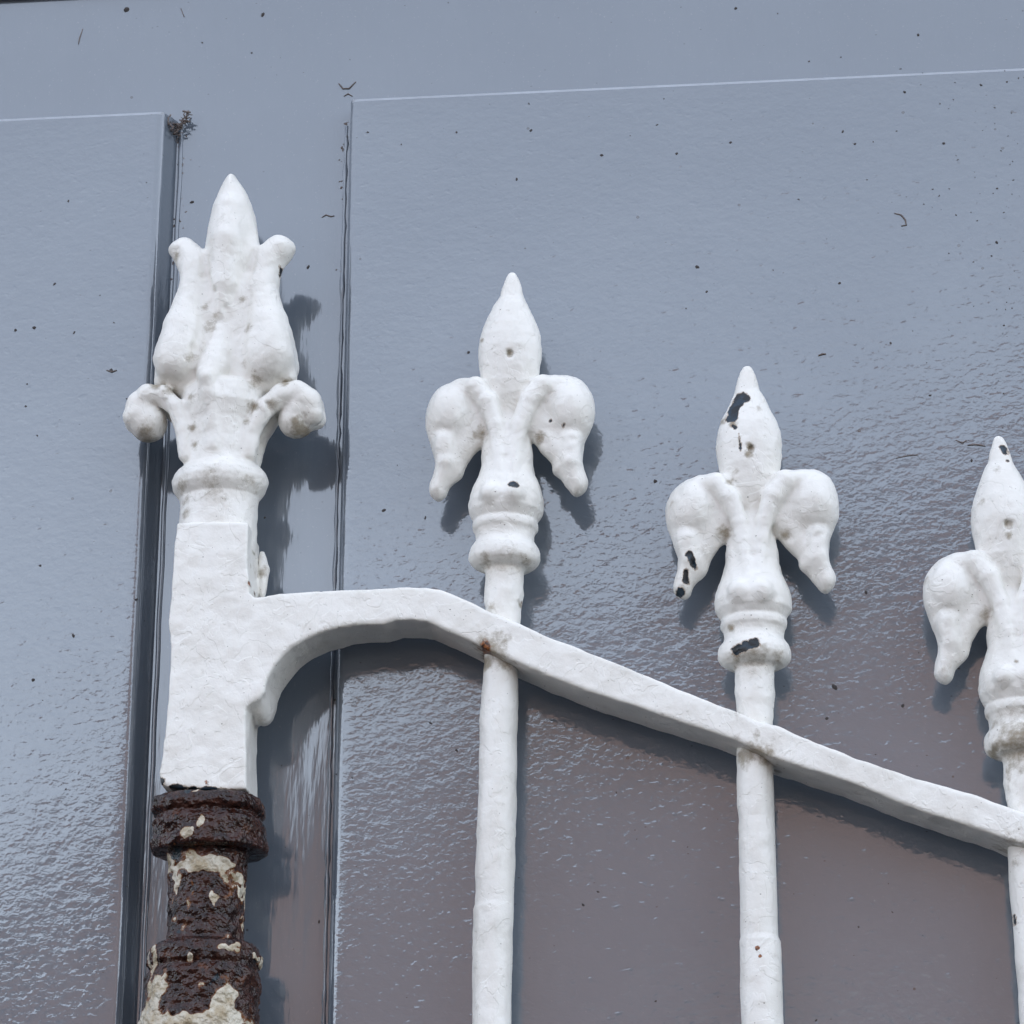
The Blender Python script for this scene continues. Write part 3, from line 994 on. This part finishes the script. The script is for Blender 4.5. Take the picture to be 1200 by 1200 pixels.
    at = {'chip': blob_field(V, [([(326.5, 309), (327.5, 315)], 2.8), ([(269, 377)], .9), ([(270, 381)], .6)]), 'grime': dirt_field(V, dirt), 'rust': dirt_field(V, [(226, 616, 5, .45)])}
    zf = V[Q][:, :, 2].mean(1)
    zr = Ppx((axis_x(536), 536))[0][1]
    split_mesh(V / 1000, Q, N, at, zf > zr, 'crown_finial', WHITE, post)
    split_mesh(V / 1000, Q, N, at, zf <= zr, 'neck_ring', WHITE, post)


crown()


# ---- rusted foot of the end post
def foot():
    rows = [(940, 187, 304), (943, 183, 307), (951, 181.5, 309), (956, 182, 308.5), (960, 187, 303), (963.5, 185.5, 304.5), (967, 182, 308.5), (972, 181.5, 310), (978, 181, 310), (985, 180, 310.5), (991, 178.5, 311.5), (997, 178.5, 312.5), (1001, 181, 311.5), (1003, 196, 292),
            (1010, 198.5, 289), (1020, 199.5, 287.5), (1040, 199, 286), (1060, 198, 285), (1080, 197, 284), (1100, 195.5, 283.5), (1106, 195, 283.5), (1109, 184, 296), (1113, 178, 301.5), (1120, 175.5, 303), (1128, 174.5, 304), (1133, 175.5, 303), (1137, 179, 300.5), (1141, 177, 302.5),
            (1148, 172, 303.5), (1158, 171, 302), (1168, 172, 300.5), (1180, 172, 300), (1190, 170, 300), (1200, 167.5, 300), (1215, 166, 300), (1240, 170, 298)]
    zs, rs_, xs = [], [], []
    for y, a, b in rows:
        p = unproj((a + b) / 2, y)
        zs.append(p.z * 1000)
        rs_.append((b - a) / 2 / MM_PX)
        xs.append(p.x * 1000)
    zs, rs_, xs = np.array(zs)[::-1], np.array(rs_)[::-1], np.array(xs)[::-1]
    cx0 = float(np.mean(xs))
    g = Grid((cx0 - 29, -22, zs[0]), (cx0 + 29, 22, zs[-1]), 0.62)
    xc = np.interp(g.z.ravel(), zs, xs)[None, None, :]
    rz = np.interp(g.z.ravel(), zs, rs_)[None, None, :]
    ysc = 0.84
    zt_, zb_ = unproj(245, 935).z * 1000, unproj(245, 985).z * 1000
    pw = (2.0 + 1.5 * np.clip((g.z - zb_) / (zt_ - zb_), 0, 1)).astype(np.float32)
    F = ((np.abs(g.x - xc) ** pw + np.abs(g.y / ysc) ** pw + 1e-6) ** (1 / pw) - rz) * 0.85
    F = np.maximum(F, np.maximum(zs[0] - g.z, g.z - zs[-1])).astype(np.float32)

    def paint(Pt):
        X = Pt[:, 0] + 2.2 * vnoise(Pt, 4, 81) + 1.0 * vnoise(Pt, 1.8, 82)
        Z = Pt[:, 2] + 2.2 * vnoise(Pt, 4, 83) + 1.0 * vnoise(Pt, 1.8, 84)
        n = 0.60 * vnoise(Pt * np.array([1, 1, .75]), 10, 71) + 0.38 * vnoise(Pt, 4.5, 72) + 0.18 * vnoise(Pt, 2.0, 73)
        bias = np.full(len(Pt), -0.42)
        for x, y, r, ry, a in ((242, 1012, 42, 9, .95), (268, 1030, 14, 20, .55), (206, 1026, 9, 16, .45), (253, 1052, 4, 13, .95), (203, 1036, 5, 30, .62), (281, 1036, 6, 24, .85), (276, 1075, 4, 14, .5), (226, 1045, 6, 20, .45), (265, 1097, 8, 8, .55), (268, 1113, 12, 5, .9), (300, 1118, 5, 12, .95), (178, 1125, 6, 22, .85), (183, 1160, 14, 20, .95),
                             (182, 1150, 9, 12, .6), (265, 1180, 12, 18, 1.0), (235, 1200, 60, 12, 1.0), (172, 1190, 14, 14, .9), (238, 968, 5, 8, .9), (222, 983, 6, 4, .8), (235, 930, 18, 4, .7), (226, 1125, 6, 6, .7), (190, 1004, 14, 5, .75), (300, 1006, 14, 5, .6),
                             (240, 1160, 5, 6, .65), (305, 975, 3, 6, .5), (270, 987, 3, 4, .4)):
            p = mmxz([(x, y)], -0.012)[0]
            bias = np.maximum(bias, -0.42 + a * np.exp(-((X - p[0]) * MM_PX / r) ** 2 - ((Z - p[1]) * MM_PX / ry) ** 2))
        return np.clip(0.5 + (bias + 0.55 * n) * 0.9, 0, 1)
    m = np.abs(F) < 3
    Pt = g.flat_idx_points(m)
    pa = paint(Pt)
    F = F.copy()
    F[m] += -0.42 * np.clip((pa - 0.5) * 7, 0, 1) + 0.6 * vnoise(Pt, 7, 74) + 0.55 * vnoise(Pt, 2.8, 75) + 0.32 * vnoise(Pt, 1.4, 76)
    V, Q = surface_nets(g, F)
    N = vert_normals(V, Q)
    at = {'paint': paint(V)}
    zf = V[Q][:, :, 2].mean(1)
    z1 = unproj(242, 1002).z * 1000
    z2 = unproj(238, 1107).z * 1000
    split_mesh(V / 1000, Q, N, at, zf > z1, 'rusty_collar', RUST, post)
    split_mesh(V / 1000, Q, N, at, (zf <= z1) & (zf > z2), 'rusty_shaft', RUST, post)
    split_mesh(V / 1000, Q, N, at, zf <= z2, 'rusty_collar', RUST, post)


foot()
Vb, Qb = bar_mesh(1236, 1560, [(1230, 190, 278), (1300, 187, 275), (1560, 176, 264)], 90)
make_mesh('lower_shaft', Vb / 1000, Qb, RUST, post, None, {'paint': np.clip(0.62 + 0.3 * vnoise(Vb, 9, 5), 0, 1)})
